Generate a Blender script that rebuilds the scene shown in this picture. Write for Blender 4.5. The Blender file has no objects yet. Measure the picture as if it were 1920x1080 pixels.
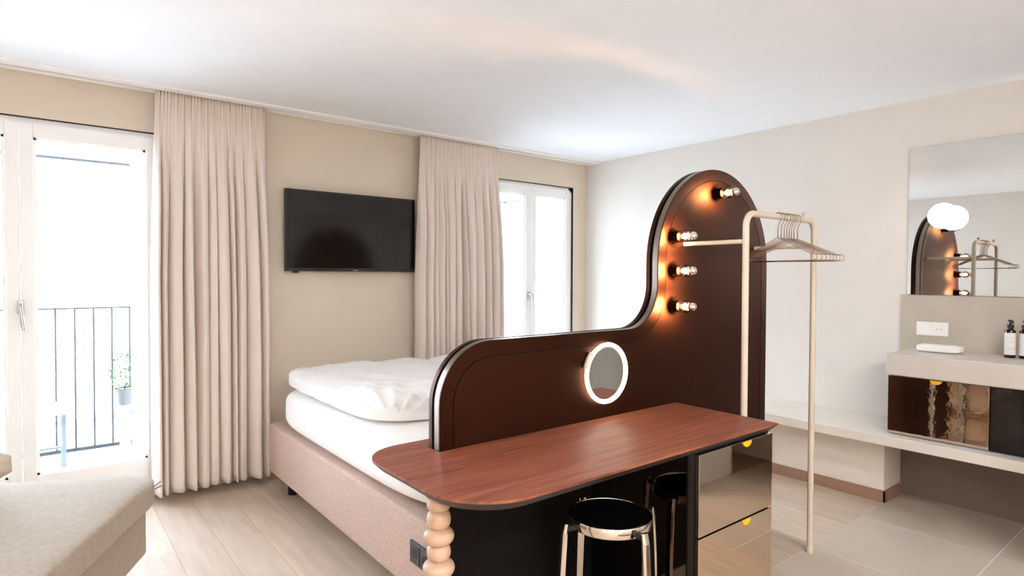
import bpy, bmesh, math, random
from mathutils import Vector, Matrix, noise
random.seed(7)
PI = math.pi
scene = bpy.context.scene
C = scene.collection

# ------------------------------------------------------------------ camera
F_PX, YAW, PITCH, ROLL = 1120.5, .6708, -.0203, .0037
fw = Vector((math.sin(YAW)*math.cos(PITCH), math.cos(YAW)*math.cos(PITCH), math.sin(PITCH)))
rt = Vector((math.cos(YAW), -math.sin(YAW), 0)); up = rt.cross(fw)
r2 = rt*math.cos(ROLL)+up*math.sin(ROLL); u2 = -rt*math.sin(ROLL)+up*math.cos(ROLL)
cam_data = bpy.data.cameras.new('camera'); cam = bpy.data.objects.new('camera', cam_data); C.objects.link(cam)
cam_data.sensor_width = 36; cam_data.lens = F_PX/1920*36; cam_data.clip_start = .05
m = Matrix((r2, u2, -fw)).transposed().to_4x4(); m.translation = (-4.1702, -4.1068, 1.327)
cam.matrix_world = m
scene.camera = cam

# ------------------------------------------------------------------ world, exposure
SKY = 38.0
w = bpy.data.worlds.new('overcast_sky'); scene.world = w; w.use_nodes = True
bg = w.node_tree.nodes['Background']; bg.inputs[0].default_value = (.79, .96, 1.19, 1); bg.inputs[1].default_value = SKY
scene.view_settings.view_transform = 'Standard'; scene.view_settings.look = 'None'
scene.view_settings.gamma = 1; scene.view_settings.use_curve_mapping = False
scene.view_settings.exposure = 0.09
cy = scene.cycles
cy.use_denoising = True
cy.max_bounces = 14; cy.diffuse_bounces = 8; cy.glossy_bounces = 6; cy.transmission_bounces = 8; cy.transparent_max_bounces = 16
cy.sample_clamp_indirect = 12; cy.caustics_reflective = False; cy.caustics_refractive = False

def lamp(name, kind, loc, energy, color, size=.1, rot=(0, 0, 0), parent=None, **kw):
    d = bpy.data.lights.new(name, kind); d.energy = energy; d.color = color
    if kind == 'AREA': d.size = size
    else: d.shadow_soft_size = size
    for k, v in kw.items(): setattr(d, k, v)
    o = bpy.data.objects.new(name, d); C.objects.link(o); o.location = loc; o.rotation_euler = rot
    if parent: o.parent = parent
    return o
# window portals only guide the sampling of the sky, they give no light
for nm, xc, wd in (('window_portal', -4.243, 1.4), ('window_portal', -.69, 1.05)):
    p = lamp(nm, 'AREA', (xc, .14, 1.1), 1, (1, 1, 1), wd, (PI/2, 0, PI), shape='RECTANGLE', size_y=2.15)
    p.rotation_euler = (-PI/2, 0, 0)
    p.data.cycles.is_portal = True
# unseen fill lights added behind the camera to brighten the room
for x, y in ((-4.8, -5.3), (-3.7, -5.3), (-2.6, -5.3)):
    lamp('rear_fill_light', 'AREA', (x, y, 2.39), 50, (.96, .98, 1.0), .2)

# ------------------------------------------------------------------ helpers
def S(o, label=None, cat=None, group=None, kind=None):
    if label: o['label'] = label
    if cat: o['category'] = cat
    if group: o['group'] = group
    if kind: o['kind'] = kind
    return o
TM = {}
def thing(name, loc, label=None, cat=None, rz=0, group=None, kind=None):
    o = bpy.data.objects.new(name, None); C.objects.link(o); o.empty_display_size = .05
    o.location = loc; o.rotation_euler = (0, 0, rz)
    TM[o.name] = Matrix.Translation(loc) @ Matrix.Rotation(rz, 4, 'Z')
    return S(o, label, cat, group, kind)
def obj(name, bm, mat, parent=None, smooth=False, world=True, base=None, mods=None):
    """link a bmesh as one mesh object; world: bm holds world coordinates"""
    if parent is not None and world:
        M = TM[parent.name]; bmesh.ops.transform(bm, matrix=M.inverted(), verts=bm.verts)
    elif parent is None:
        if base is None:
            n = len(bm.verts)
            xs = [v.co.x for v in bm.verts]; ys = [v.co.y for v in bm.verts]; zs = [v.co.z for v in bm.verts]
            base = ((min(xs)+max(xs))/2, (min(ys)+max(ys))/2, min(zs))
        M = Matrix.Translation(base); bmesh.ops.transform(bm, matrix=M.inverted(), verts=bm.verts)
    bmesh.ops.recalc_face_normals(bm, faces=bm.faces)
    me = bpy.data.meshes.new(name); bm.to_mesh(me); bm.free()
    if smooth == True:
        for p in me.polygons: p.use_smooth = True
    o = bpy.data.objects.new(name, me); C.objects.link(o)
    if isinstance(mat, (list, tuple)):
        for q in mat: me.materials.append(q)
    elif mat: me.materials.append(mat)
    if parent is not None: o.parent = parent; TM[o.name] = TM[parent.name]
    else: o.location = base; TM[o.name] = Matrix.Translation(base)
    if smooth == 'auto':
        for p in me.polygons: p.use_smooth = True
        me.set_sharp_from_angle(angle=math.radians(35))
    return o
def dup(root, loc, rz=None):
    r = root.copy(); C.objects.link(r); r.location = loc
    if rz is not None: r.rotation_euler = (0, 0, rz)
    for ch in list(root.children):
        c = ch.copy(); C.objects.link(c); c.parent = r
        for g in ch.children:
            d = g.copy(); C.objects.link(d); d.parent = c
    return r
def NB(): return bmesh.new()
def box(bm, x0, x1, y0, y1, z0, z1, bev=0, seg=2):
    r = bmesh.ops.create_cube(bm, size=1)
    bmesh.ops.scale(bm, vec=(x1-x0, y1-y0, z1-z0), verts=r['verts'])
    bmesh.ops.translate(bm, vec=((x0+x1)/2, (y0+y1)/2, (z0+z1)/2), verts=r['verts'])
    if bev:
        es = list({e for v in r['verts'] for e in v.link_edges})
        bmesh.ops.bevel(bm, geom=es, offset=bev, segments=seg, profile=.5, affect='EDGES')
    return bm
def B(x0, x1, y0, y1, z0, z1, bev=0, seg=2): return box(NB(), x0, x1, y0, y1, z0, z1, bev, seg)
def lathe(bm, prof, n=32, M=None, cap=True):
    rings = []
    for r, z in prof:
        ring = []
        for i in range(n):
            a = 2*PI*i/n; co = Vector((r*math.cos(a), r*math.sin(a), z))
            ring.append(bm.verts.new(M @ co if M else co))
        rings.append(ring)
    for a, b in zip(rings, rings[1:]):
        for i in range(n): bm.faces.new((a[i], a[(i+1) % n], b[(i+1) % n], b[i]))
    if cap:
        bm.faces.new(rings[0][::-1]); bm.faces.new(rings[-1])
    return bm
def tube(bm, pts, r, n=12, closed=False):
    pts = [Vector(p) for p in pts]; N = len(pts); rings = []; prev = None
    for i, p in enumerate(pts):
        if closed: t = (pts[(i+1) % N]-pts[i-1]).normalized()
        else: t = (pts[min(i+1, N-1)]-pts[max(i-1, 0)]).normalized()
        if prev is None:
            a = Vector((0, 0, 1)) if abs(t.z) < .9 else Vector((1, 0, 0))
            nrm = (a-t*a.dot(t)).normalized()
        else: nrm = (prev-t*prev.dot(t)).normalized()
        prev = nrm; bi = t.cross(nrm)
        rr = r[i] if isinstance(r, (list, tuple)) else r
        rings.append([bm.verts.new(p+rr*(math.cos(2*PI*k/n)*nrm+math.sin(2*PI*k/n)*bi)) for k in range(n)])
    seq = list(zip(rings, rings[1:]))+([(rings[-1], rings[0])] if closed else [])
    for a, b in seq:
        for k in range(n): bm.faces.new((a[k], a[(k+1) % n], b[(k+1) % n], b[k]))
    if not closed: bm.faces.new(rings[0][::-1]); bm.faces.new(rings[-1])
    return bm
def prism(bm, poly, f0, f1):
    """poly: list of 2D points; f0,f1 map a 2D point to 3D for the two caps"""
    a = [bm.verts.new(f0(p)) for p in poly]; b = [bm.verts.new(f1(p)) for p in poly]
    n = len(poly)
    for i in range(n): bm.faces.new((a[i], a[(i+1) % n], b[(i+1) % n], b[i]))
    bm.faces.new(a[::-1]); bm.faces.new(b)
    return bm
def ring_prism(bm, outer, inner, y0, y1):
    """closed band between two matching contours in the XZ plane"""
    L = []
    for poly, y in ((outer, y0), (outer, y1), (inner, y1), (inner, y0)):
        L.append([bm.verts.new((p[0], y, p[1])) for p in poly])
    n = len(outer)
    for k in range(4):
        a, b = L[k], L[(k+1) % 4]
        for i in range(n): bm.faces.new((a[i], a[(i+1) % n], b[(i+1) % n], b[i]))
    return bm
def soft(bm, x0, x1, y0, y1, z0, z1, p=7, cuts=14, fn=None):
    """rounded cushion-like block"""
    r = bmesh.ops.create_cube(bm, size=2)
    bmesh.ops.subdivide_edges(bm, edges=list({e for v in r['verts'] for e in v.link_edges}), cuts=cuts, use_grid_fill=True)
    for v in bm.verts:
        c = v.co.copy()
        # even out the spacing so that the edges round nicely
        c = Vector([math.copysign(abs(q)**.8 if abs(q) < 1 else 1, q) for q in c])
        s = (abs(c.x)**p+abs(c.y)**p+abs(c.z)**p)**(1/p)
        c = c/s
        q = Vector(((x0+x1)/2+c.x*(x1-x0)/2, (y0+y1)/2+c.y*(y1-y0)/2, (z0+z1)/2+c.z*(z1-z0)/2))
        if fn: q = fn(q, c)
        v.co = q
    return bm
def rounded_rect(x0, x1, y0, y1, r, n=8):
    o = []
    for cx, cyy, a0 in ((x1-r, y1-r, 0), (x0+r, y1-r, 90), (x0+r, y0+r, 180), (x1-r, y0+r, 270)):
        for i in range(n+1):
            a = math.radians(a0+90*i/n); o.append((cx+r*math.cos(a), cyy+r*math.sin(a)))
    return o
def align(a, b):
    """matrix putting local z on the line a->b, origin at a"""
    a, b = Vector(a), Vector(b); q = (b-a).to_track_quat('Z', 'Y')
    return Matrix.Translation(a) @ q.to_matrix().to_4x4()

# ------------------------------------------------------------------ materials
def srgb(*c):
    return tuple(((v/255)/12.92 if v/255 <= .04045 else ((v/255+.055)/1.055)**2.4) for v in c)+(1,)
class MM:
    def __init__(s, name):
        s.m = bpy.data.materials.new(name); s.m.use_nodes = True; s.t = s.m.node_tree
        s.p = s.t.nodes['Principled BSDF']; s.out = s.t.nodes['Material Output']
    def n(s, typ, **kw):
        o = s.t.nodes.new(typ)
        for k, v in kw.items(): setattr(o, k, v)
        return o
    def l(s, a, b): s.t.links.new(a, b)
def mat(name, col, rough=.5, metal=0, spec=.5, var=0, vscale=6, vstretch=(1, 1, 1), bump=0, bscale=80, bstretch=(1, 1, 1), coat=0, objrand=0, sheen=0, aniso=0, detail=4):
    M = MM(name); p = M.p
    p.inputs['Base Color'].default_value = col; p.inputs['Roughness'].default_value = rough
    p.inputs['Metallic'].default_value = metal; p.inputs['Specular IOR Level'].default_value = spec
    p.inputs['Coat Weight'].default_value = coat; p.inputs['Coat Roughness'].default_value = .08
    p.inputs['Sheen Weight'].default_value = sheen
    if aniso: p.inputs['Anisotropic'].default_value = aniso
    tc = M.n('ShaderNodeTexCoord')
    cur = None
    if var or objrand:
        mp = M.n('ShaderNodeMapping'); mp.inputs['Scale'].default_value = vstretch; M.l(tc.outputs['Object'], mp.inputs[0])
        nz = M.n('ShaderNodeTexNoise'); nz.inputs['Scale'].default_value = vscale; nz.inputs['Detail'].default_value = detail
        oi = M.n('ShaderNodeObjectInfo')
        if objrand:
            ad = M.n('ShaderNodeVectorMath', operation='ADD'); cb = M.n('ShaderNodeCombineXYZ')
            mu = M.n('ShaderNodeMath', operation='MULTIPLY'); mu.inputs[1].default_value = 37
            M.l(oi.outputs['Random'], mu.inputs[0]); M.l(mu.outputs[0], cb.inputs[0]); M.l(mu.outputs[0], cb.inputs[1])
            M.l(mp.outputs[0], ad.inputs[0]); M.l(cb.outputs[0], ad.inputs[1]); M.l(ad.outputs[0], nz.inputs['Vector'])
        else: M.l(mp.outputs[0], nz.inputs['Vector'])
        mr = M.n('ShaderNodeMapRange'); mr.inputs['From Min'].default_value = .3; mr.inputs['From Max'].default_value = .7
        mr.inputs['To Min'].default_value = 1-var; mr.inputs['To Max'].default_value = 1+var
        M.l(nz.outputs['Fac'], mr.inputs['Value'])
        val = mr.outputs[0]
        if objrand:
            r2_ = M.n('ShaderNodeMapRange'); r2_.inputs['To Min'].default_value = 1-objrand; r2_.inputs['To Max'].default_value = 1+objrand
            M.l(oi.outputs['Random'], r2_.inputs['Value'])
            mm_ = M.n('ShaderNodeMath', operation='MULTIPLY'); M.l(val, mm_.inputs[0]); M.l(r2_.outputs[0], mm_.inputs[1]); val = mm_.outputs[0]
        vm = M.n('ShaderNodeVectorMath', operation='SCALE'); vm.inputs[0].default_value = col[:3]; M.l(val, vm.inputs['Scale'])
        M.l(vm.outputs[0], p.inputs['Base Color'])
    if bump:
        mp2 = M.n('ShaderNodeMapping'); mp2.inputs['Scale'].default_value = bstretch; M.l(tc.outputs['Object'], mp2.inputs[0])
        n2 = M.n('ShaderNodeTexNoise'); n2.inputs['Scale'].default_value = bscale; n2.inputs['Detail'].default_value = 3; M.l(mp2.outputs[0], n2.inputs['Vector'])
        bp = M.n('ShaderNodeBump'); bp.inputs['Strength'].default_value = bump; bp.inputs['Distance'].default_value = .01
        M.l(n2.outputs['Fac'], bp.inputs['Height']); M.l(bp.outputs[0], p.inputs['Normal'])
    return M.m
def emit(name, col, strength):
    M = MM(name); M.t.nodes.remove(M.p); e = M.n('ShaderNodeEmission')
    e.inputs[0].default_value = col; e.inputs[1].default_value = strength; M.l(e.outputs[0], M.out.inputs[0]); return M.m
def thin_glass(name, tint=(1, 1, 1, 1), refl=1.0, rough=.0):
    M = MM(name); M.t.nodes.remove(M.p)
    tr = M.n('ShaderNodeBsdfTransparent'); tr.inputs[0].default_value = tint
    gl = M.n('ShaderNodeBsdfGlossy'); gl.inputs['Roughness'].default_value = rough
    fr = M.n('ShaderNodeFresnel'); fr.inputs[0].default_value = 1.45
    mu = M.n('ShaderNodeMath', operation='MULTIPLY'); mu.inputs[1].default_value = refl; M.l(fr.outputs[0], mu.inputs[0])
    mx = M.n('ShaderNodeMixShader'); M.l(mu.outputs[0], mx.inputs[0]); M.l(tr.outputs[0], mx.inputs[1]); M.l(gl.outputs[0], mx.inputs[2])
    M.l(mx.outputs[0], M.out.inputs[0]); return M.m

m_ceil = mat('ceiling_paint', srgb(241, 244, 248), .9, var=.01)
m_wall = mat('beige_plaster', srgb(220, 206, 189), .9, var=.02, vscale=3, bump=.03, bscale=120)
m_wall2 = mat('greige_plaster', srgb(220, 214, 207), .9, var=.02, vscale=3, bump=.03, bscale=120)
m_white = mat('window_white', srgb(250, 250, 249), .4)
m_gap = mat('shadow_gap', srgb(40, 34, 30), .8)
m_plank = mat('oak_plank', srgb(192, 172, 153), .58, spec=.3, var=.10, vscale=5, vstretch=(6, .6, 1), objrand=.06, bump=.04, bscale=30, bstretch=(8, .5, 1))
m_joint = mat('floor_joint', srgb(165, 147, 130), .8)
m_tile = mat('stone_tile', srgb(186, 173, 158), .42, var=.06, vscale=2.5, objrand=.05, bump=.02, bscale=60)
m_grout = mat('light_grout', srgb(226, 218, 206), .8)
m_stone = mat('limestone_panel', srgb(178, 167, 153), .5, var=.07, vscale=4, bump=.02, bscale=50)
m_recess = mat('taupe_recess_stone', srgb(118, 102, 90), .6, var=.08, vscale=4)
m_bench = mat('beige_slab', srgb(220, 211, 200), .45, var=.03, vscale=8)
m_count = mat('solid_surface', srgb(207, 198, 189), .3, var=.015)
m_base = mat('pale_base_paint', srgb(228, 219, 208), .85, var=.02)
m_skirt = mat('brown_wood_skirting', srgb(150, 116, 98), .5, var=.1, vscale=4, vstretch=(1, .5, 8))
m_curt = mat('curtain_cloth', srgb(226, 213, 203), .95, var=.01, vscale=40, bump=.05, bscale=400, sheen=.2)
m_box = mat('pink_tweed', srgb(192, 167, 154), .95, var=.16, vscale=110, bump=.25, bscale=260, detail=6)
m_linen = mat('white_linen', srgb(246, 245, 243), .9, bump=.05, bscale=60)
m_sheet = mat('white_sheet', srgb(248, 247, 245), .9)
m_blackleg = mat('black_plastic', srgb(22, 20, 19), .4)
m_bronze = mat('bronze_metal', srgb(64, 37, 26), .52, metal=1, var=.03, vscale=2)
m_bronze2 = mat('bronze_rim', srgb(64, 37, 26), .42, metal=1)
m_pewter = mat('pewter_edge', srgb(140, 128, 118), .32, metal=1)
m_sock = mat('dark_bronze_socket', srgb(62, 40, 30), .22, metal=1)
m_smoke = mat('smoked_mirror', srgb(112, 100, 92), .05, metal=1)
m_darkgap = mat('black_core', srgb(16, 14, 13), .6)
m_gloss = mat('black_gloss', srgb(10, 10, 10), .05, spec=.45)
m_mattblack = mat('matt_black_panel', srgb(14, 13, 13), .35, spec=.12)
m_walnut = MM('red_walnut').m
m_darkedge = mat('dark_edge', srgb(34, 24, 20), .4)
m_beech = mat('beech_wood', srgb(192, 158, 132), .45, var=.06, vscale=6, vstretch=(1, 1, .2))
m_chrome = mat('polished_aluminium', srgb(226, 218, 210), .07, metal=1)
m_mirrorsteel = mat('mirror_steel', srgb(216, 196, 176), .035, metal=1, bump=.012, bscale=9)
m_wavy = mat('wavy_mirror_steel', srgb(214, 200, 186), .03, metal=1, bump=.03, bscale=30)
m_mirror = mat('silvered_mirror', srgb(226, 228, 226), .0, metal=1)
m_yellow = mat('yellow_tab', srgb(236, 178, 20), .5)
m_cream = mat('cream_powder_coat', srgb(208, 194, 176), .4)
m_wire = mat('steel_wire', srgb(170, 150, 135), .25, metal=1)
m_led = emit('led_ring_light', (1, .86, .66, 1), 9)
m_fil = emit('bulb_filament', (1, .72, .40, 1), 45)
m_globe = emit('opal_globe_light', (1, .93, .84, 1), 5)
m_glass = thin_glass('window_glass', (1, 1, 1, 1), .6)
m_bulbglass = thin_glass('bulb_glass', (1, .97, .93, 1), 1.0, .02)
m_tv = mat('tv_screen', srgb(12, 12, 13), .12, spec=.5)
m_tvb = mat('tv_bezel', srgb(26, 24, 23), .4)
m_sofa = mat('oat_upholstery', srgb(156, 141, 125), .95, var=.10, vscale=60, bump=.2, bscale=220, sheen=.15)
m_pil = mat('cream_cushion', srgb(190, 178, 162), .95, var=.06, vscale=60, bump=.15, bscale=220)
m_plate = mat('white_plastic', srgb(238, 236, 232), .35)
m_dplate = mat('anthracite_plastic', srgb(48, 46, 45), .4)
m_amber = mat('amber_bottle', srgb(30, 16, 12), .12, spec=.6)
m_label = mat('paper_label', srgb(226, 224, 222), .7)
m_ink = mat('label_ink', srgb(150, 148, 150), .8)
m_towel = mat('terry_towel', srgb(246, 243, 238), .98, bump=.3, bscale=300)
m_rail = mat('dark_railing', srgb(46, 46, 48), .6, spec=.1)
m_facade = mat('white_facade', srgb(235, 233, 228), .9, var=.02)
m_ledge = mat('grey_ledge', srgb(62, 62, 64), .9, spec=.1)
m_deck = mat('balcony_stone', srgb(176, 174, 170), .8, var=.04)
m_blue = mat('grey_metal', srgb(58, 64, 68), .5)
m_leaf = mat('leaf_green', srgb(30, 62, 10), .7, var=.2, vscale=30)
m_pot = mat('dark_pot', srgb(46, 44, 44), .6)
m_planter = mat('planter_stand', srgb(150, 152, 155), .6)
m_silver = mat('silver_handle', srgb(190, 188, 184), .3, metal=1)
# walnut veneer: long streaks along X
def walnut():
    M = MM.__new__(MM); M.m = m_walnut; M.t = m_walnut.node_tree; M.p = M.t.nodes['Principled BSDF']; M.out = M.t.nodes['Material Output']
    tc = M.n('ShaderNodeTexCoord'); mp = M.n('ShaderNodeMapping'); mp.inputs['Scale'].default_value = (1.2, 26, 1); M.l(tc.outputs['Object'], mp.inputs[0])
    n1 = M.n('ShaderNodeTexNoise'); n1.inputs['Scale'].default_value = 2.2; n1.inputs['Detail'].default_value = 8; n1.inputs['Roughness'].default_value = .65; M.l(mp.outputs[0], n1.inputs['Vector'])
    cr = M.n('ShaderNodeValToRGB'); e = cr.color_ramp.elements
    e[0].position = .32; e[0].color = srgb(96, 48, 33); e[1].position = .68; e[1].color = srgb(154, 86, 60)
    M.l(n1.outputs['Fac'], cr.inputs[0]); M.l(cr.outputs[0], M.p.inputs['Base Color'])
    M.p.inputs['Roughness'].default_value = .46
walnut()

# ================================================================== THE SETTING
H = 2.4; XL = -5.4; YR = -6.0
P = -2.465                                  # front face of the headboard partition
TX0, TY0, TY1 = -1.546, -3.95, -2.735        # tiled part of the floor

floor = obj('floor', B(XL-.2, 0, YR-.2, .2, -.12, -.012), m_joint); S(floor, 'oak plank floor with a tiled field on the washbasin side', kind='structure')
plank_mesh = {}
def plank(x0, x1, y0, y1, mt, name, gap=.0006, th=.012):
    key = (round(x1-x0, 3), round(y1-y0, 3), name)
    if key not in plank_mesh:
        bm = B(-(x1-x0)/2+gap, (x1-x0)/2-gap, -(y1-y0)/2+gap, (y1-y0)/2-gap, -th, 0)
        me = bpy.data.meshes.new(name); bm.to_mesh(me); bm.free(); me.materials.append(mt); plank_mesh[key] = me
    o = bpy.data.objects.new(name, plank_mesh[key]); C.objects.link(o); o.parent = floor
    o.location = Vector(((x0+x1)/2, (y0+y1)/2, 0))-floor.location
    return o
PW = .1928
xs = [TX0+i*PW for i in range(-20, 8)]
lens = [1.2, 1.5, 1.8, 2.1]
for i, x in enumerate(xs):
    x0, x1 = max(x, XL), min(x+PW, -.272 if x+PW > -.272 else x+PW)
    if x1-x0 < .02: continue
    spans = [(YR, 0)] if x+PW <= TX0+.001 else [(TY1, 0)]
    for a, b in spans:
        y = b; k = 0; first = random.choice((.5, .9, 1.3, 1.7))
        while y > a+.001:
            L = first if k == 0 else random.choice(lens)
            y2 = max(a, y-L)
            if y2-a < .25: y2 = a
            plank(x0, x1, y2, y, m_plank, 'plank'); y = y2; k += 1
gb = obj('grout_bed', B(TX0, 0, TY0, TY1, -.0115, -.0006), m_grout, floor)
txs = [TX0, -1.2, -.6, 0]
for a, b in zip(txs, txs[1:]):
    for c, d in ((-3.335, TY1), (TY0, -3.335)):
        plank(a, b, c, d, m_tile, 'tile', .0026, .009)

obj_c = obj('ceiling', B(XL-.2, .2, YR-.2, .5, H, H+.2), m_ceil); S(obj_c, 'smooth white painted ceiling', kind='structure')
W1 = (-4.915, -3.575); W2 = (-1.21, -.172); WZ = 2.165
bm = NB()
for x0, x1, z0, z1 in ((XL-.2, W1[0], 0, H), (W1[1], W2[0], 0, H), (W2[1], .2, 0, H), (W1[0], W1[1], WZ, H), (W2[0], W2[1], WZ, H)):
    box(bm, x0, x1, 0, .22, z0-.12 if z0 == 0 else z0, z1)
S(obj('wall_back', bm, m_wall), 'beige wall with the two balcony doors and the television', kind='structure')
bm = NB()   # outer insulation layer with narrower openings
for x0, x1, z0, z1 in ((XL-.2, -4.79, -.12, 2.7), (-3.705, -1.10, -.12, 2.7), (-.285, .2, -.12, 2.7), (-4.79, -3.705, 2.13, 2.7), (-1.10, -.285, 2.13, 2.7)):
    box(bm, x0, x1, .22, .40, z0, z1)
S(obj('wall_outer', bm, m_facade), 'white outer facade layer around the balcony doors', kind='structure')
S(obj('wall_right', B(0, .2, YR-.2, 0, -.12, H), m_wall2), 'pale greige wall with mirror and washbasin', kind='structure')
S(obj('wall_left', B(XL-.2, XL, YR-.2, 0, -.12, H), m_wall2), 'plain greige side wall seen in the mirror', kind='structure')
S(obj('wall_rear', B(XL, 0, YR-.2, YR, -.12, H), m_wall2), 'plain rear wall', kind='structure')
S(obj('wall_low', B(-.268, 0, -2.728, 0, 0, .3965), m_base), 'low painted base wall under the long bench', kind='structure')
bb = obj('baseboard_right', B(-.282, -.2682, -2.742, 0, 0, .066, .002), m_skirt); S(bb, 'brown wooden skirting along the low base wall', kind='structure')
obj('end_piece', B(-.282, -.012, -2.742, -2.7282, 0, .066, .002), m_skirt, bb)
S(obj('wall_recess', B(-.012, 0, TY0, -2.7285, 0, .3965), m_recess), 'dark stone cladding of the recess under the bench', kind='structure')
# curtain track: white profile with a slit
tr = obj('trim_1', B(XL, 0, -.2, -.13, H-.012, H), m_white); S(tr, 'white curtain track along the ceiling', kind='structure')
obj('track_edge', B(XL, 0, -.105, -.05, H-.012, H), m_white, tr)
obj('track_slit', B(XL, 0, -.13, -.105, H-.002, H), m_gap, tr)

def window(n, x0, x1, xm, label, hand):
    """double balcony door in the opening x0..x1, leaves meeting at xm"""
    t = thing('window_%d' % n, ((x0+x1)/2, .06, 0), label, kind='structure')
    bm = NB(); g = .0042
    box(bm, x0, x0+g, .0, .05, .0, WZ); box(bm, x1-g, x1, .0, .05, 0, WZ); box(bm, x0, x1, .0, .05, WZ-g, WZ)
    obj('shadow_gap', bm, m_gap, t)
    bm = NB(); f = .038; a, b = x0+g, x1-g
    box(bm, a, a+f, .02, .10, 0, WZ-g); box(bm, b-f, b, .02, .10, 0, WZ-g); box(bm, a, b, .02, .10, WZ-g-f, WZ-g); box(bm, a, b, .02, .20, 0, .05)
    obj('frame', bm, m_white, t)
    for k, (p, q) in enumerate(((a+f-.012, xm), (xm, b-f+.012))):
        bm = NB(); s = .06; zt, zb = WZ-g-f+.012, .05
        y0, y1 = .005, .075
        e = .0008
        box(bm, p+e, p+s, y0, y1, zb, zt, .005); box(bm, q-s, q-e, y0, y1, zb, zt, .005)
        box(bm, p+s, q-s, y0+.001, y1-.001, zt-.075, zt-.001); box(bm, p+s, q-s, y0+.001, y1-.001, zb+.001, .235)
        lf = obj('leaf', bm, m_white, t)
        bm = NB(); bd = .012
        for q0, q1, z0, z1 in ((p+s, p+s+bd, .235, zt-.075), (q-s-bd, q-s, .235, zt-.075)): box(bm, q0, q1, .02, .045, z0, z1)
        box(bm, p+s, q-s, .02, .045, zt-.075-bd, zt-.075); box(bm, p+s, q-s, .02, .045, .235, .235+bd)
        obj('glazing_bead', bm, m_white, lf)
        obj('pane', B(p+s-.01, q-s+.01, .036, .040, .225, zt-.065), m_glass, lf)
        if k == hand:
            hx = xm+.0 if hand else xm-.03
            bm = NB(); box(bm, hx-.014, hx+.014, -.006, .006, 1.115, 1.185, .003)
            tube(bm, [(hx, -.004, 1.165), (hx, -.04, 1.165), (hx, -.048, 1.155), (hx+.012, -.05, 1.03)], .009, 10)
            obj('handle', bm, m_silver, lf, smooth='auto')
    return t
window(1, W1[0], W1[1], -4.243, 'white double balcony door beside the oat sofa, left of the television', 1)
window(2, W2[0], W2[1], -.69, 'white double balcony door in the far corner right of the television', 0)

# ---- outside
S(obj('balcony_floor', B(-5.6, .3, .40, 1.15, -.12, .02), m_deck), 'pale balcony floor outside the doors', kind='structure')
obj_s = obj('door_sill', B(-4.79, -3.705, .20, .42, -.05, .05), m_white); S(obj_s, 'white sill under the balcony door by the sofa', kind='structure')
obj_s = obj('door_sill', B(-1.10, -.285, .20, .42, -.05, .05), m_white); S(obj_s, 'white sill under the balcony door in the far corner', kind='structure')
S(obj('sky_block_slab', B(-5.6, .3, .40, 1.25, 2.62, 2.80), m_facade), 'white slab added over the balcony to block the high sky', kind='structure')  # added out of view, cuts the steep sky light near the doors
rl = thing('balcony_railing', (-4.2, 1.0, .02), 'slim dark metal balcony railing with vertical bars outside the glass door', 'railing')
obj('top_rail', B(-5.6, -2.3, .988, 1.012, 1.085, 1.097), m_rail, rl)
obj('bottom_rail', B(-5.6, -2.3, .985, 1.015, .10, .125), m_rail, rl)
for i in range(31):
    x = -5.575+.1068*i
    bm = NB(); box(bm, x-.006, x+.006, .994, 1.006, .125, 1.085); obj('bar', bm, m_rail, rl)
for x in (-5.55, -2.35):
    obj('post', B(x-.015, x+.015, 1.016, 1.046, .02, 1.085), m_rail, rl)
aw = thing('awning_bar', (-2.6, 1.1, 2.1), 'thin grey awning front bar outside above the balcony', 'awning')
obj('bar', B(-5.6, -.1, 1.06, 1.09, 2.118, 2.136), m_rail, aw)
for x in (-5.5, -2.6, -.15): obj('arm', B(x-.012, x+.012, .40, 1.065, 2.12, 2.134), m_rail, aw)
fb = thing('opposite_building', (-2, 9, -6), 'white building across the street outside the balcony door', 'building')
obj('wall', B(-16, 22, 9, 9.6, -6, 6.4), m_facade, fb)
for z in (1.47, -1.3): obj('ledge', B(-16, 22, 8.94, 9, z, z+.035), m_ledge, fb)
S(obj('street', B(-30, 34, 1.3, 9, -6.2, -6), m_deck), 'pale street below the balcony', kind='structure')

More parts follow.
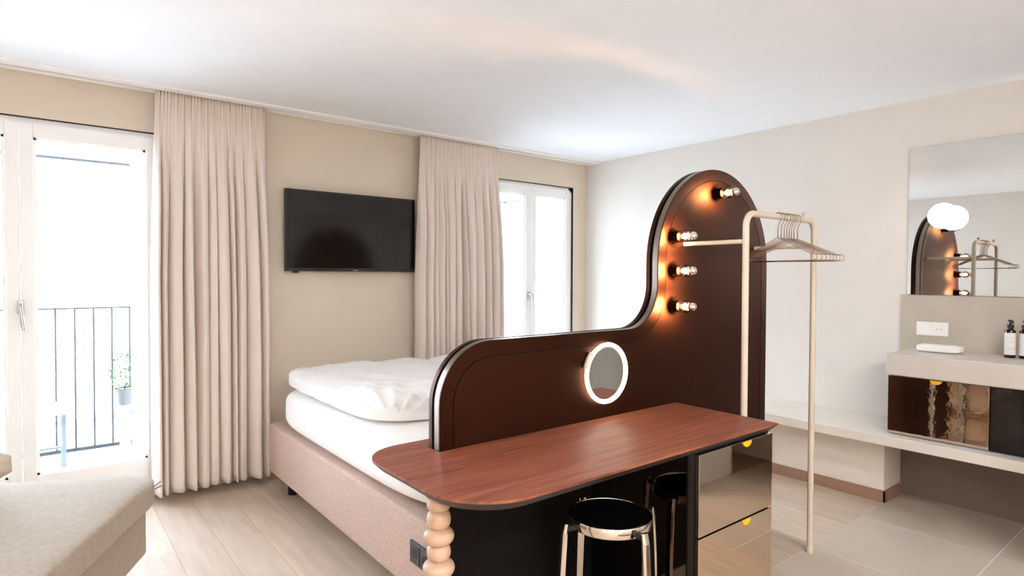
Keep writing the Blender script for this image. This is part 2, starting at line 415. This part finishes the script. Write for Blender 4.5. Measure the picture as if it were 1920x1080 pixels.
tb = thing('balcony_table', (-4.16, .72, .02), 'small pale folding table on the balcony behind the glass', 'table')
obj('table_top', B(-4.40, -4.02, .54, .90, .45, .475, .004), m_white, tb)
for x, y in ((-4.38, .57), (-4.05, .57), (-4.38, .87), (-4.05, .87)):
    obj('leg', B(x-.011, x+.011, y-.011, y+.011, .02, .45), m_blue, tb)
obj('stretcher', B(-4.38, -4.05, .71, .73, .2, .215), m_blue, tb)
pp = thing('potted_plant', (-3.70, .84, .02), 'green bushy potted plant on a grey stand on the balcony', 'plant')
obj('stand', B(-3.73, -3.67, .81, .87, .02, .42, .004), m_planter, pp)
obj('pot', lathe(NB(), [(.045, .42), (.06, .53), (.066, .535), (.058, .525)], 20, Matrix.Translation((-3.70, .84, 0))), m_pot, pp, smooth='auto')
bm = NB()
for i in range(150):
    a = random.uniform(0, 2*PI); rr = .085*math.sqrt(random.random()); z = random.uniform(.53, .78)
    rr *= 1.25-abs(z-.64)*4
    c = Vector((-3.70+rr*math.cos(a), .84+rr*math.sin(a), z)); d = Vector((math.cos(a), math.sin(a), random.uniform(.2, 1.2))).normalized()
    s_ = d.cross(Vector((random.random(), random.random(), random.random()))).normalized()*.008; d *= random.uniform(.025, .045)
    nn = d.cross(s_).normalized()*.004
    vs = [bm.verts.new(q) for q in (c, c+d*.5+s_+nn, c+d, c+d*.5-s_+nn, c+d*.5-nn)]
    bm.faces.new((vs[0], vs[1], vs[2])); bm.faces.new((vs[0], vs[2], vs[3])); bm.faces.new((vs[0], vs[4], vs[1])); bm.faces.new((vs[1], vs[4], vs[2])); bm.faces.new((vs[2], vs[4], vs[3])); bm.faces.new((vs[3], vs[4], vs[0]))
o = obj('foliage', bm, m_leaf, pp); o['kind'] = 'stuff'
bm = NB()
for i in range(5): a = i*1.3; tube(bm, [(-3.70, .84, .52), (-3.70+.03*math.cos(a), .84+.03*math.sin(a), .62), (-3.70+.05*math.cos(a), .84+.05*math.sin(a), .72)], .003, 6)
obj('stem', bm, m_leaf, pp)

# ================================================================== CURTAINS
def curtain(x0, x1, seed, folds, label, xb0, xb1):
    rnd = random.Random(seed)
    NU, NV = 420, 70
    zt, zb = H-.004, .055
    ph = [rnd.uniform(0, 6.28) for _ in range(8)]
    # uneven fold widths
    cum = [0]
    for i in range(folds): cum.append(cum[-1]+rnd.uniform(.5, 1.7))
    cum = [c/cum[-1] for c in cum]
    amp = [rnd.uniform(.6, 1.35) for _ in range(folds+1)]
    sh = [rnd.uniform(-.5, .5) for _ in range(folds+1)]
    start = [rnd.choice((0, 0, .05, .12, .2)) for _ in range(folds+1)]
    def foldphase(u):
        for i in range(folds):
            if u <= cum[i+1] or i == folds-1:
                t = (u-cum[i])/(cum[i+1]-cum[i]); return i+t, i
    bm = NB(); grid = []
    for j in range(NV+1):
        v = j/NV; z = zt+(zb-zt)*v
        k = min(1, max(0, (v-.02)/.28)); k = k*k*(3-2*k)
        row = []
        for i in range(NU+1):
            u = i/NU
            uw = u+(.012*math.sin(7*u*PI+ph[0]+v*2.2)+.006*math.sin(17*u*PI+ph[4]-v*3))*k*math.sin(PI*u)
            q, fi = foldphase(min(1, max(0, uw)))
            a = 2*PI*q
            wd = (cum[fi+1]-cum[fi])*(x1-x0)
            A = (.052+.026*v)*(amp[fi]*(1-(q-fi))+amp[min(fi+1, folds)]*(q-fi))
            lobe = abs(math.sin(PI*(q-fi)**(1+.5*sh[fi])))**.8
            y = A*(.85-1.75*lobe)+.006*math.sin(a*2+ph[1]+fi*2.1)*lobe
            xo = -wd*(.105+.05*sh[fi])*math.sin(a)*min(1, A/.05)
            hid = min(1, max(0, (v-start[fi])/.35)) if fi < len(start) else 1
            y = y*(.55+.45*hid)
            # gathered heading
            yt = .007*math.cos(2*PI*u*34+ph[2])+.004*math.cos(2*PI*u*53+ph[3])
            top = 1-min(1, v/.07)
            yy = -.122+(y*k)+yt*(1-k)*(.45+.55*top)
            xx0 = x0+(xb0-x0)*min(1, v*2.2); xx1 = x1+(xb1-x1)*min(1, v*2.2)
            xx = xx0+(xx1-xx0)*u+xo*k
            yy += .004*noise.noise(Vector((u*9, v*5, seed)))*k
            row.append(bm.verts.new((xx, yy, z+.006*math.sin(a+1)*v)))
        grid.append(row)
    for j in range(NV):
        for i in range(NU): bm.faces.new((grid[j][i], grid[j][i+1], grid[j+1][i+1], grid[j+1][i]))
    t = thing('curtain', ((x0+x1)/2, -.118, zb), label, 'curtain', group='floor length curtains on the window wall')
    o = obj('drape', bm, m_curt, t, smooth=True)
    sd = o.modifiers.new('thickness', 'SOLIDIFY'); sd.thickness = .003; sd.offset = 0
    return t
curtain(-3.632, -3.032, 3, 11, 'gathered beige floor length curtain left of the television, beside the balcony door', -3.655, -3.003)
curtain(-1.895, -1.16, 11, 13, 'gathered beige floor length curtain right of the television', -1.925, -1.125)

# ================================================================== TELEVISION
tv = thing('television', (-2.4, -.06, 1.354), 'black flat television mounted on the beige wall between the curtains', 'television')
x0, x1, z0, z1 = -2.882, -1.910, 1.354, 1.904
bm = NB(); box(bm, x0, x1, -.065, -.035, z0, z1, .003); obj('housing', bm, m_tvb, tv)
obj('back_cover', B(x0+.12, x1-.12, -.035, -.012, z0+.06, z1-.12, .006), m_tvb, tv)
obj('screen', B(x0+.012, x1-.012, -.0662, -.0645, z0+.022, z1-.012), m_tv, tv)
obj('logo', B(-2.41, -2.375, -.0665, -.0652, z0+.006, z0+.011), m_silver, tv)
obj('sensor', B(x0+.05, x0+.09, -.06, -.045, z0-.012, z0, .003), m_tvb, tv)
obj('bottom_strip', B(-2.66, -2.24, -.06, -.05, z0-.004, z0), m_silver, tv)
obj('wall_bracket', B(-2.55, -2.25, -.012, -.0005, 1.5, 1.75), m_tvb, tv)

# ================================================================== BED
bed = thing('bed', (-2.2, -1.37, 0), 'box spring bed base covered in pinkish tweed fabric, by the curtain', 'bed')
bx0, bx1, by0, by1 = -3.08, -1.30, -2.385, -.352
obj('bed_base', B(bx0, bx1, by0, by1, .135, .427, .014, 3), m_box, bed, smooth='auto')
for x, y in ((-2.965, -.46), (-1.42, -.46), (-2.965, -2.28), (-1.42, -2.28)):
    obj('leg', lathe(NB(), [(.03, 0), (.032, .004), (.032, .135)], 20, Matrix.Translation((x, y, 0))), m_blackleg, bed, smooth='auto')
so = obj('power_socket', B(-3.090, -3.08, -2.295, -2.135, .258, .340, .003), m_dplate, bed)
for y in (-2.175, -2.255):
    fr_ = B(-3.0925, -3.0895, y-.034, y+.034, .265, .333, .0015); obj('insert', fr_, m_dplate, so)
    M_ = Matrix.Translation((-3.0895, y, .299)) @ Matrix.Rotation(-PI/2, 4, 'Y')
    obj('socket_well', lathe(NB(), [(.021, .002), (.021, .0042), (.018, .0042), (.017, .0034)], 24, M_), m_blackleg, so, smooth='auto')
def mat_fn(q, c):
    q = q.copy()
    if c.z > .3: q.z += .006*noise.noise(Vector((q.x*3, q.y*3, 1)))
    q.x += .010*math.copysign(1, c.x)*(1-c.z*c.z)*(abs(c.x) > .6)
    return q
mt_ = obj('mattress', soft(NB(), bx0+.006, bx1-.006, by0+.004, by1+.002, .4275, .668, 6, 22, mat_fn), m_sheet, smooth=True)
S(mt_, 'thick white sheeted mattress lying on the tweed bed base', 'mattress')
def duvet(x0, x1, y0, y1, zb, zt, seed, label, skew):
    def fn(q, c):
        q = q.copy()
        # head end skewed, surface loosely wrinkled
        if c.y < 0: q.y += skew*c.x*(-c.y)
        u_, w_ = abs(c.x), abs(c.y)
        pw_ = 5 if c.y > 0 else 2.6
        env = max(0, (1-u_**3.4)*(1-w_**pw_))**.5
        top = zb+.040+(zt-zb-.040)*env
        wv = Vector((q.x*2.4+seed, q.y*2.4, seed))
        top += (.022*noise.noise(wv)+.010*noise.noise(wv*2.7))*(.3+.7*env)
        d = Vector((q.x-x0-.05, q.y-y0-.05)); a = math.atan2(d.y, d.x); r = d.length
        top += .012*math.sin(a*17+seed)*math.exp(-(r/.42)**2)*min(1, r/.12)
        rg = 1-abs(noise.noise(Vector((q.x*7+q.y*5, q.y*4-q.x*4, seed+4))))*3
        rg2 = 1-abs(noise.noise(Vector((q.x*12-q.y*6, q.y*9+q.x*3, seed+9))))*3
        top += .010*max(0, rg)+.006*max(0, rg2)
        hf = min(1, max(0, (c.z*1.08+1)/2)); hf = hf*hf*(3-2*hf)
        q.z = zb+max(.012, top-zb)*hf
        if abs(c.x) > .75: q.x += .022*noise.noise(Vector((q.y*4, seed, 3)))
        if c.y < -.75: q.y += .03*noise.noise(Vector((q.x*5, seed, 7)))
        q.z = max(q.z, zb)
        return q
    o = obj('duvet', soft(NB(), x0, x1, y0, y1, zb, zt, 7, 48, fn), m_linen, smooth=True)
    return S(o, label, 'duvet', 'duvets on the bed')
duvet(-3.03, -2.10, -1.84, -.395, .672, .785, 2.0, 'puffy white duvet on the side of the bed nearest the sofa', -.16)
duvet(-2.08, -1.32, -1.80, -.395, .672, .80, 5.5, 'puffy white duvet on the far side of the bed, half hidden by the headboard', 0)

# ================================================================== HEADBOARD PARTITION
PX0, PX1 = -3.163, -1.147
ZL, ZT = 1.107, 1.838
def arc(cx, cz, r, a0, a1, n):
    return [(cx+r*math.cos(math.radians(a0+(a1-a0)*i/n)), cz+r*math.sin(math.radians(a0+(a1-a0)*i/n))) for i in range(n+1)]
def outline(d=0, zb=0):
    """headboard contour inset by d"""
    ra, rb, rc = .205, .185, (PX1+2.055)/2
    ax = -2.055
    pts = [(PX0+d, zb)]
    pts += arc(PX0+ra, ZL-ra, ra-d, 180, 90, 14)
    pts += arc(ax-rb, ZL+rb, rb+d, 270, 360, 14)
    pts += arc((PX1+ax)/2, ZT-rc, rc-d, 180, 0, 36)
    pts += [(PX1-d, zb)]
    return pts
hb = thing('headboard_partition', ((PX0+PX1)/2, P+.03, 0), 'tall bronze metal headboard partition with a low wing and a high arched end', 'headboard')
def pris(poly, y0, y1): return prism(NB(), poly, lambda p: (p[0], y0, p[1]), lambda p: (p[0], y1, p[1]))
obj('front_rim', ring_prism(NB(), outline(0, .0), outline(.052, .052), P, P+.006), m_bronze2, hb, smooth='auto')
obj('inner_panel', pris(outline(.055, .055), P+.0005, P+.006), m_bronze, hb)
obj('front_core', pris(outline(.02, .02), P+.0062, P+.033), m_darkgap, hb)
obj('edge_band', ring_prism(NB(), outline(.0005), outline(.0198, .0198), P+.0062, P+.033), m_pewter, hb, smooth='auto')
obj('filler_core', pris(outline(.012), P+.033, P+.047), m_darkgap, hb)
obj('back_panel', pris(outline(0), P+.047, P+.066), m_bronze2, hb, smooth='auto')
obj('knee_panel', B(-3.155, -2.4640, P-.004, P, .0, .727), m_mattblack, hb)

# ---- lamps on the headboard
def wall_bulb(x, z, label):
    t = thing('wall_lamp', (x, P, z), label, 'lamp', group='crown bulbs on the headboard')
    M_ = Matrix.Translation((x, P, z)) @ Matrix.Rotation(PI/2, 4, 'X')
    obj('socket', lathe(NB(), [(.030, .0005), (.030, .006), (.026, .007), (.026, .042), (.018, .044)], 28, M_), m_sock, t, smooth='auto')
    prof = [(.0135, .044), (.014, .05)]+[(.0265*math.sin(a), .074-.0265*math.cos(a)) for a in [math.radians(d) for d in range(42, 140, 7)]]
    bl = obj('bulb', lathe(NB(), prof, 24, M_, cap=False), m_bulbglass, t, smooth=True)
    pr2 = [(.0195*math.sin(a), .104-.0195*math.cos(a)) for a in [math.radians(d) for d in range(20, 181, 8)]]
    obj('mirror_crown', lathe(NB(), pr2+[(.0003, .1235)], 24, M_), m_chrome, bl, smooth=True)
    tb_ = lathe(NB(), [(.004, .050), (.009, .054), (.0115, .062), (.009, .072), (.004, .078)], 14, M_)
    obj('filament', tb_, m_fil, bl, smooth=True)
    l_ = lamp('bulb_light', 'SPOT', (0, -.080, 0), 30 if z < 1.6 else 20, (1, .54, .22), .020, rot=(PI/2, 0, 0), parent=t, spot_size=math.radians(152), spot_blend=.6)
    return t
wall_bulb(-1.955, 1.503, 'lit crown bulb on the arch, level with the rack cross bar')
wall_bulb(-1.955, 1.352, 'lit crown bulb in the middle of the left column, below the cross bar')
wall_bulb(-1.955, 1.196, 'lowest lit crown bulb on the arched headboard')
wall_bulb(-1.625, 1.722, 'topmost lit crown bulb, alone at the top of the arch')

# ---- round mirror with light ring
rm = thing('round_mirror', (-2.392, P, .94), 'round mirror with a glowing light ring on the bronze headboard', 'mirror')
MR = Matrix.Translation((-2.392, P, .94)) @ Matrix.Rotation(PI/2, 4, 'X')
obj('mirror_disc', lathe(NB(), [(.106, .001), (.106, .012)], 64, MR), m_mirror, rm, smooth='auto')
bm = NB(); tube(bm, [MR @ Vector((.114*math.cos(2*PI*i/72), .114*math.sin(2*PI*i/72), .013)) for i in range(72)], .0085, 12, True)
obj('light_ring', bm, m_led, rm, smooth=True)
bm = NB(); tube(bm, [MR @ Vector((.118*math.cos(math.radians(a)), .118*math.sin(math.radians(a)), .010)) for a in range(135, 168, 4)], .011, 10)
obj('clip', bm, m_cream, rm, smooth='auto')

# ================================================================== DESK
T = .76
def desk_outline(d=0):
    pts = [(-1.925-d, P-.0015), (-1.925-d, -2.942+d)]
    pts += arc(-3.175, -2.742, .2-d, 270, 180, 16)
    pts += arc(-3.235, -2.45, .14-d, 180, 90, 12)
    pts += [(-3.05, -2.31-d), (-3.05, -2.396), (-3.165, -2.396), (-3.165, P-.0015)]
    return pts
desk = thing('desk', (-2.65, -2.7, 0), 'red walnut desk top with rounded end, joined to the headboard', 'desk')
pl_ = desk_outline()
obj('desk_top', prism(NB(), pl_, lambda p: (p[0], p[1], T-.007), lambda p: (p[0], p[1], T)), m_walnut, desk)
a_, b_ = desk_outline(.0), desk_outline(.024)
bm = NB(); va = [bm.verts.new((x, y, T-.0072)) for x, y in a_]; vb = [bm.verts.new((x, y, T-.031)) for x, y in b_]
for i in range(len(a_)): bm.faces.new((va[i], va[(i+1) % len(a_)], vb[(i+1) % len(a_)], vb[i]))
bm.faces.new(va); bm.faces.new(vb[::-1])
obj('underside', bm, m_darkedge, desk)
# turned leg
def bead(z0, z1, r, neck, n=8):
    zc, h = (z0+z1)/2, (z1-z0)/2
    return [(neck+(r-neck)*max(0, 1-((2*i/n-1)**2))**.55, z0+(z1-z0)*i/n) for i in range(n+1)]
zz = [.0, .05, .094, .138, .187, .231, .275, .324, .368, .412, .461, .506, .551, .594, .638, .687, .722]
rad = [.044, .032, .042, .032, .044, .032, .042, .032, .044, .032, .042, .044, .033, .042, .033, .033]
prof = []
for i in range(16):
    prof += bead(zz[i], zz[i+1], rad[i], .021)[(0 if i == 0 else 1):]
prof += [(.036, .7285)]
obj('turned_leg', lathe(NB(), prof, 36, Matrix.Translation((-3.318, -2.715, 0))), m_beech, desk, smooth='auto')

# ---- drawer unit
du = thing('drawer_unit', (-2.2, -2.7, 0), 'black drawer unit with two mirror steel fronts under the desk', 'drawers')
dx0, dx1, dy0, dy1 = -2.461, -1.940, -2.912, P-.003
obj('body', B(dx0, dx1, dy0+.001, dy1, .06, .7275, .002), m_mattblack, du)
obj('end_panel', B(dx1+.0002, dx1+.0022, dy0+.002, dy1, .06, .7275), m_mirrorsteel, du)
obj('side_panel', B(dx0-.0022, dx0-.0002, dy0+.006, dy1, .06, .7275), m_smoke, du)
obj('plinth', B(dx0+.02, dx1-.02, dy0+.05, dy1, 0, .06), m_blackleg, du)
for z0, z1 in ((.075, .432), (.438, .722)):
    dr = obj('drawer', B(-2.422, dx1, dy0-.016, dy0, z0, z1, .0015), m_mirrorsteel, du)
    bm = NB(); pts = [(-2.125+.028*math.cos(math.radians(a)), z1-.001+.021*math.sin(math.radians(a))) for a in range(180, 361, 12)]
    prism(bm, pts, lambda p: (p[0], dy0-.0195, p[1]), lambda p: (p[0], dy0-.0162, p[1])); obj('pull_tab', bm, m_yellow, dr)

# ================================================================== STOOL
sx, sy, sz = -2.686, -2.765, .540
st = thing('stool', (sx, sy, 0), 'round stool with polished metal rim and legs and black seat, under the desk', 'stool')
Ms = Matrix.Translation((sx, sy, 0))
obj('seat', lathe(NB(), [(.131, sz-.012), (.131, sz-.004), (.127, sz-.001)], 56, Ms), m_gloss, st, smooth='auto')
obj('rim', lathe(NB(), [(.1315, sz-.032), (.1375, sz-.032), (.1385, sz-.030), (.1385, sz-.003), (.137, sz), (.1325, sz), (.1315, sz-.003), (.1315, sz-.032)], 64, Ms, cap=False), m_chrome, st, smooth='auto')
for a in (167, 261, -13, 77):
    ca, sa = math.cos(math.radians(a)), math.sin(math.radians(a)); n_ = Vector((ca, sa, 0)); t_ = Vector((-sa, ca, 0)); c0 = Vector((sx, sy, 0))
    bm = NB(); rows = []
    for r_, z_, hw, th in ((.1660, sz-.004, .013, .010), (.1695, sz-.035, .0135, .014), (.177, sz-.16, .0135, .015), (.196, 0, .011, .013)):
        rows.append([bm.verts.new(c0+n_*(r_+d)+t_*s_*hw+Vector((0, 0, z_))) for s_, d in ((-1, 0), (1, 0), (1, th*.55), (.55, th), (-.55, th), (-1, th*.55))])
    for p_, q_ in zip(rows, rows[1:]):
        for i in range(6): bm.faces.new((p_[i], p_[(i+1) % 6], q_[(i+1) % 6], q_[i]))
    bm.faces.new(rows[0]); bm.faces.new(rows[-1][::-1])
    bmesh.ops.bevel(bm, geom=[e for e in bm.edges], offset=.001, segments=1, affect='EDGES')
    lg = obj('leg', bm, m_chrome, st)
    bm = NB(); v8 = [bm.verts.new(c0+n_*r_+t_*s_*.009+Vector((0, 0, z_))) for z_ in (sz-.030, sz-.014) for r_, s_ in ((.1384, -1), (.1384, 1), (.1700, 1), (.1700, -1))]
    for f_ in ((0, 1, 2, 3), (4, 5, 6, 7), (0, 1, 5, 4), (1, 2, 6, 5), (2, 3, 7, 6), (3, 0, 4, 7)): bm.faces.new([v8[k] for k in f_])
    obj('bracket', bm, m_blackleg, lg)  # black colour stands in for the dark reflection on the metal

# ================================================================== CLOTHES RACK
RY, RX0, RX1, RZ, RR = -2.765, -1.868, -1.268, 1.592, .0135
rk = thing('clothes_rack', ((RX0+RX1)/2, RY, 0), 'cream tubular clothes rack fixed in front of the arched headboard', 'clothes rack')
pts = [(RX0, RY, .004)]+[(RX0+.055-.055*math.cos(math.radians(a)), RY, RZ-.055+.055*math.sin(math.radians(a))) for a in range(0, 91, 10)]
pts += [(RX1-.055+.055*math.sin(math.radians(a)), RY, RZ-.055+.055*math.cos(math.radians(a))) for a in range(0, 91, 10)]+[(RX1, RY, .004)]
obj('frame', tube(NB(), pts, RR, 18), m_cream, rk, smooth='auto')
for x in (RX0, RX1):
    obj('cross_bar', tube(NB(), [(x, P-.0005, 1.474), (x, RY+RR-.002, 1.474)], .0095, 14), m_cream, rk, smooth='auto')
    obj('foot', lathe(NB(), [(.0155, 0), (.0155, .03), (.0137, .034)], 20, Matrix.Translation((x, RY, 0))), m_cream, rk, smooth='auto')
for x in (-1.772, -1.372):
    bm = NB(); lathe(bm, [(.005, RZ+.010), (.005, RZ+.020), (.0095, RZ+.024), (.0095, RZ+.033), (.005, RZ+.037)], 16, Matrix.Translation((x, RY, 0)))
    obj('peg', bm, m_cream, rk, smooth='auto')
# ---- wire hangers; own frame: hook centre at the origin, shoulders along Y
def hanger_parts():
    hk = [(0, .0178*math.cos(math.radians(a)), .0178*math.sin(math.radians(a))) for a in range(-20, 181, 20)]
    hk += [(0, -.0175, -.012), (0, -.004, -.034), (0, 0, -.05), (0, 0, -.092)]
    body = [(x, y*.84, z) for x, y, z in [(0, 0, -.092), (0, .03, -.104), (0, .178, -.160), (0, .192, -.168), (0, .215, -.168), (0, .228, -.176), (0, .226, -.192), (0, .205, -.196), (0, -.205, -.196), (0, -.226, -.192), (0, -.228, -.176), (0, -.215, -.168), (0, -.192, -.168), (0, -.178, -.160), (0, -.03, -.104)]]
    def mesh(nm, pts, cl):
        bm = NB(); tube(bm, pts, .0017, 6, cl); bmesh.ops.recalc_face_normals(bm, faces=bm.faces)
        me = bpy.data.meshes.new(nm); bm.to_mesh(me); bm.free(); me.materials.append(m_wire)
        for p in me.polygons: p.use_smooth = True
        return me
    return mesh('hook', hk, False), mesh('shoulder', body, True)
me_h, me_b = hanger_parts()
hx = [-1.607, -1.578, -1.551, -1.527, -1.506, -1.487, -1.462, -1.430]
hr = [-11, -7, -4, -1, 2, 5, 9, 14]
ords = ['first', 'second', 'third', 'fourth', 'fifth', 'sixth', 'seventh']
for i, (x, a) in enumerate(zip(hx, hr)):
    lab = 'thin wire hanger on the cream rack, %s' % ('nearest the headboard arch' if i == 0 else 'last, nearest the right hand pole' if i == 7 else '%s from the left' % ords[i])
    t = thing('clothes_hanger', (x, RY, RZ+.0015), lab, 'hanger', rz=math.radians(a), group='wire hangers on the rack')
    for nm, me in (('hook', me_h), ('shoulder_wire', me_b)):
        o = bpy.data.objects.new(nm, me); C.objects.link(o); o.parent = t

# ================================================================== BENCH AND WASHBASIN
bs = obj('bench_slab', B(-.52, -.0005, TY0-.9, -.002, .3967, .452, .004), m_bench); S(bs, 'long beige stone bench slab along the right wall', 'bench')
ct = obj('washbasin_counter', B(-.455, -.0205, -4.3, -2.792, .783, .903, .008, 3), m_count); S(ct, 'thick pale washbasin counter on the right wall', 'counter')
sp = obj('backsplash', B(-.02, -.0005, -4.3, -2.717, .775, 1.22, .002), m_stone); S(sp, 'grey beige stone backsplash behind the washbasin counter', 'backsplash')
mi = obj('wall_mirror', B(-.008, -.0005, -4.3, -2.747, 1.2225, 2.107, .001), m_mirror); S(mi, 'large frameless wall mirror above the washbasin counter', 'mirror')
cb = thing('washbasin_cabinet', (-.2, -3.4, .4525), 'cabinet with wavy mirror steel doors under the washbasin counter', 'cabinet')
obj('body', B(-.415, -.022, -4.1, -2.80, .4545, .780, .002), m_gloss, cb)
for a, b in ((-3.256, -2.80), (-3.70, -3.26)):
    dr = obj('door', B(-.432, -.4155, a, b, .4565, .778, .001), m_wavy if b > -3 else m_gloss, cb)
    if b < -3: continue
    yc = (a+b)/2
    bm = NB(); pts = [(yc+.028*math.cos(math.radians(q)), .777+.021*math.sin(math.radians(q))) for q in range(180, 361, 12)]
    prism(bm, pts, lambda p: (-.4355, p[0], p[1]), lambda p: (-.4322, p[0], p[1])); obj('pull_tab', bm, m_yellow, dr)
gl = thing('globe_lamp', (-.008, -2.951, 1.68), 'glowing white globe lamp fixed on the wall mirror', 'lamp')
Mg = Matrix.Translation((-.1, -2.951, 1.68))
obj('globe', lathe(NB(), [(.0735*math.sin(math.radians(a)), -.0735*math.cos(math.radians(a))) for a in range(2, 179, 8)], 40, Mg), m_globe, gl, smooth=True)
obj('stem', tube(NB(), [(-.0085, -2.951, 1.68), (-.03, -2.951, 1.68)], [.03, .03], 20), m_plate, gl, smooth='auto')
sw = thing('socket_plate', (-.0205, -2.886, 1.022), 'white double plate with a rocker switch and a socket on the backsplash', 'socket')
obj('frame', B(-.029, -.0205, -2.967, -2.806, .982, 1.063, .003), m_plate, sw)
obj('rocker', B(-.033, -.029, -2.880, -2.818, .994, 1.051, .0015), m_plate, sw)
obj('socket_face', B(-.031, -.029, -2.955, -2.894, .993, 1.052, .001), m_plate, sw)
Mw = Matrix.Translation((-.031, -2.9245, 1.0225)) @ Matrix.Rotation(-PI/2, 4, 'Y')
obj('socket_ring', lathe(NB(), [(.021, 0), (.021, .002), (.0185, .002), (.018, .0004)], 28, Mw), m_plate, sw, smooth='auto')
for dy in (-.0095, .0095):
    obj('contact_hole', lathe(NB(), [(.0026, .0004), (.0026, .0012)], 12, Mw @ Matrix.Translation((0, dy, 0))), m_blackleg, sw)
def tow(q, c):
    q = q.copy(); q.z += .003*noise.noise(q*25) if c.z > 0 else 0; return q
bm = soft(NB(), -.225, -.10, -3.070, -2.860, .9035, .945, 5, 12, tow)
tw = obj('folded_towel', bm, m_towel, smooth=True); S(tw, 'small folded white towel lying on the washbasin counter', 'towel')
def bottle(x, y, label):
    t = thing('pump_bottle', (x, y, .9035), label, 'bottle', group='pump bottles on the washbasin counter')
    Mb = Matrix.Translation((x, y, .9035))
    obj('body', lathe(NB(), [(.022, 0), (.024, .003), (.024, .138), (.021, .147), (.0125, .15), (.0125, .156)], 32, Mb), m_amber, t, smooth='auto')
    lb = obj('paper_label', lathe(NB(), [(.0243, .016), (.0246, .016), (.0246, .132), (.0243, .132)], 32, Mb, cap=False), m_label, t, smooth='auto')
    bm = NB()
    for zc, hw in ((.108, .006), (.102, .004), (.082, .013), (.052, .015), (.046, .011)):
        n = 6
        a0 = math.radians(205)
        vs = [[bm.verts.new(Mb @ Vector((.0248*math.cos(a0+hw/.0248*(2*i/n-1)), .0248*math.sin(a0+hw/.0248*(2*i/n-1)), zc+s_*.0008))) for i in range(n+1)] for s_ in (-1, 1)]
        for i in range(n): bm.faces.new((vs[0][i], vs[0][i+1], vs[1][i+1], vs[1][i]))
    obj('label_print', bm, m_ink, lb)['kind'] = 'stuff'
    bm = NB(); lathe(bm, [(.0155, .1562), (.0155, .176), (.006, .178), (.006, .188), (.011, .189), (.011, .199), (.008, .201)], 24, Mb)
    tube(bm, [Mb @ Vector((0, 0, .194)), Mb @ Vector((-.02, -.012, .194)), Mb @ Vector((-.028, -.017, .187))], .005, 10)
    obj('pump', bm, m_blackleg, t, smooth='auto')
bottle(-.135, -3.272, 'dark pump bottle with white label on the counter, the whole one')
bottle(-.128, -3.332, 'dark pump bottle with white label, cut by the picture edge')
# shower plinth, seen only as reflection in the drawer fronts
shp = thing('shower_plinth', (-1.6, -4.4, 0), 'grey stone shower step reflected in the mirror drawer fronts', 'shower step')
obj('step', B(-3.3, -1.16, -4.9, TY0-.002, 0, .16, .004), m_stone, shp)
obj('shower_floor', B(-3.2, -1.25, -4.85, -4.05, .1602, .168), m_skirt, shp)
obj('side_wall', B(-1.158, -.53, -4.9, TY0-.002, 0, 1.1, .004), m_stone, shp)

# ================================================================== SOFA
rz = math.atan2(.45, -.893)
sf = thing('sofa', (-3.835, -1.335, 0), 'oat coloured upholstered lounge sofa in the foreground by the balcony door', 'sofa', rz=rz)
def L(bm): return bm
obj('base', B(0, 1.15, 0, 1.0, .205, .398, .018, 3), m_sofa, sf, smooth='auto', world=False)
def cush(q, c):
    q = q.copy()
    e = (abs(c.x)*abs(c.y))**7
    q.x += math.copysign(.045, c.x)*e; q.y += math.copysign(.045, c.y)*e
    q.z += .012*(1-c.x*c.x)*(1-c.y*c.y)*(c.z > 0)+.003*noise.noise(q*5)
    return q
obj('seat_cushion', soft(NB(), -.040, 1.17, -.045, 1.02, .399, .522, 9, 26, cush), m_sofa, sf, smooth=True, world=False)
for x, y in ((.075, .12), (1.02, .16), (.13, .84), (1.02, .84)):
    obj('leg', lathe(NB(), [(.028, 0), (.030, .006), (.030, .205)], 24, Matrix.Translation((x, y, 0))), m_blackleg, sf, smooth='auto', world=False)
bm = NB(); tube(bm, [(-.012, -.016, .463), (-.034, -.040, .480), (-.046, -.044, .476), (-.042, -.042, .466), (-.016, -.020, .455)], .003, 6)
obj('corner_loop', bm, m_sofa, sf, smooth=True, world=False)
def pil(q, c):
    q = q.copy(); e = max(0, (1-min(1, 1.04*abs(c.x))**2.4)*(1-min(1, 1.04*abs(c.y))**2.4))**.42
    q.z = .105+math.copysign(1, c.z)*(.022+.083*e)*min(1, abs(c.z)*3)
    k = (abs(c.x)*abs(c.y))**6
    q.x *= 1+.05*k; q.y *= 1+.05*k
    return q
bm = soft(NB(), -.215, .215, -.215, .215, 0, .19, 12, 18, pil)
pw = obj('scatter_cushion', bm, m_pil, smooth=True, base=(0, 0, 0))
pw.location = (-4.535, -1.30, .538); pw.rotation_euler = (0, math.radians(-3), math.radians(36)); S(pw, 'cream scatter cushion lying on the sofa, cut by the left picture edge', 'cushion')
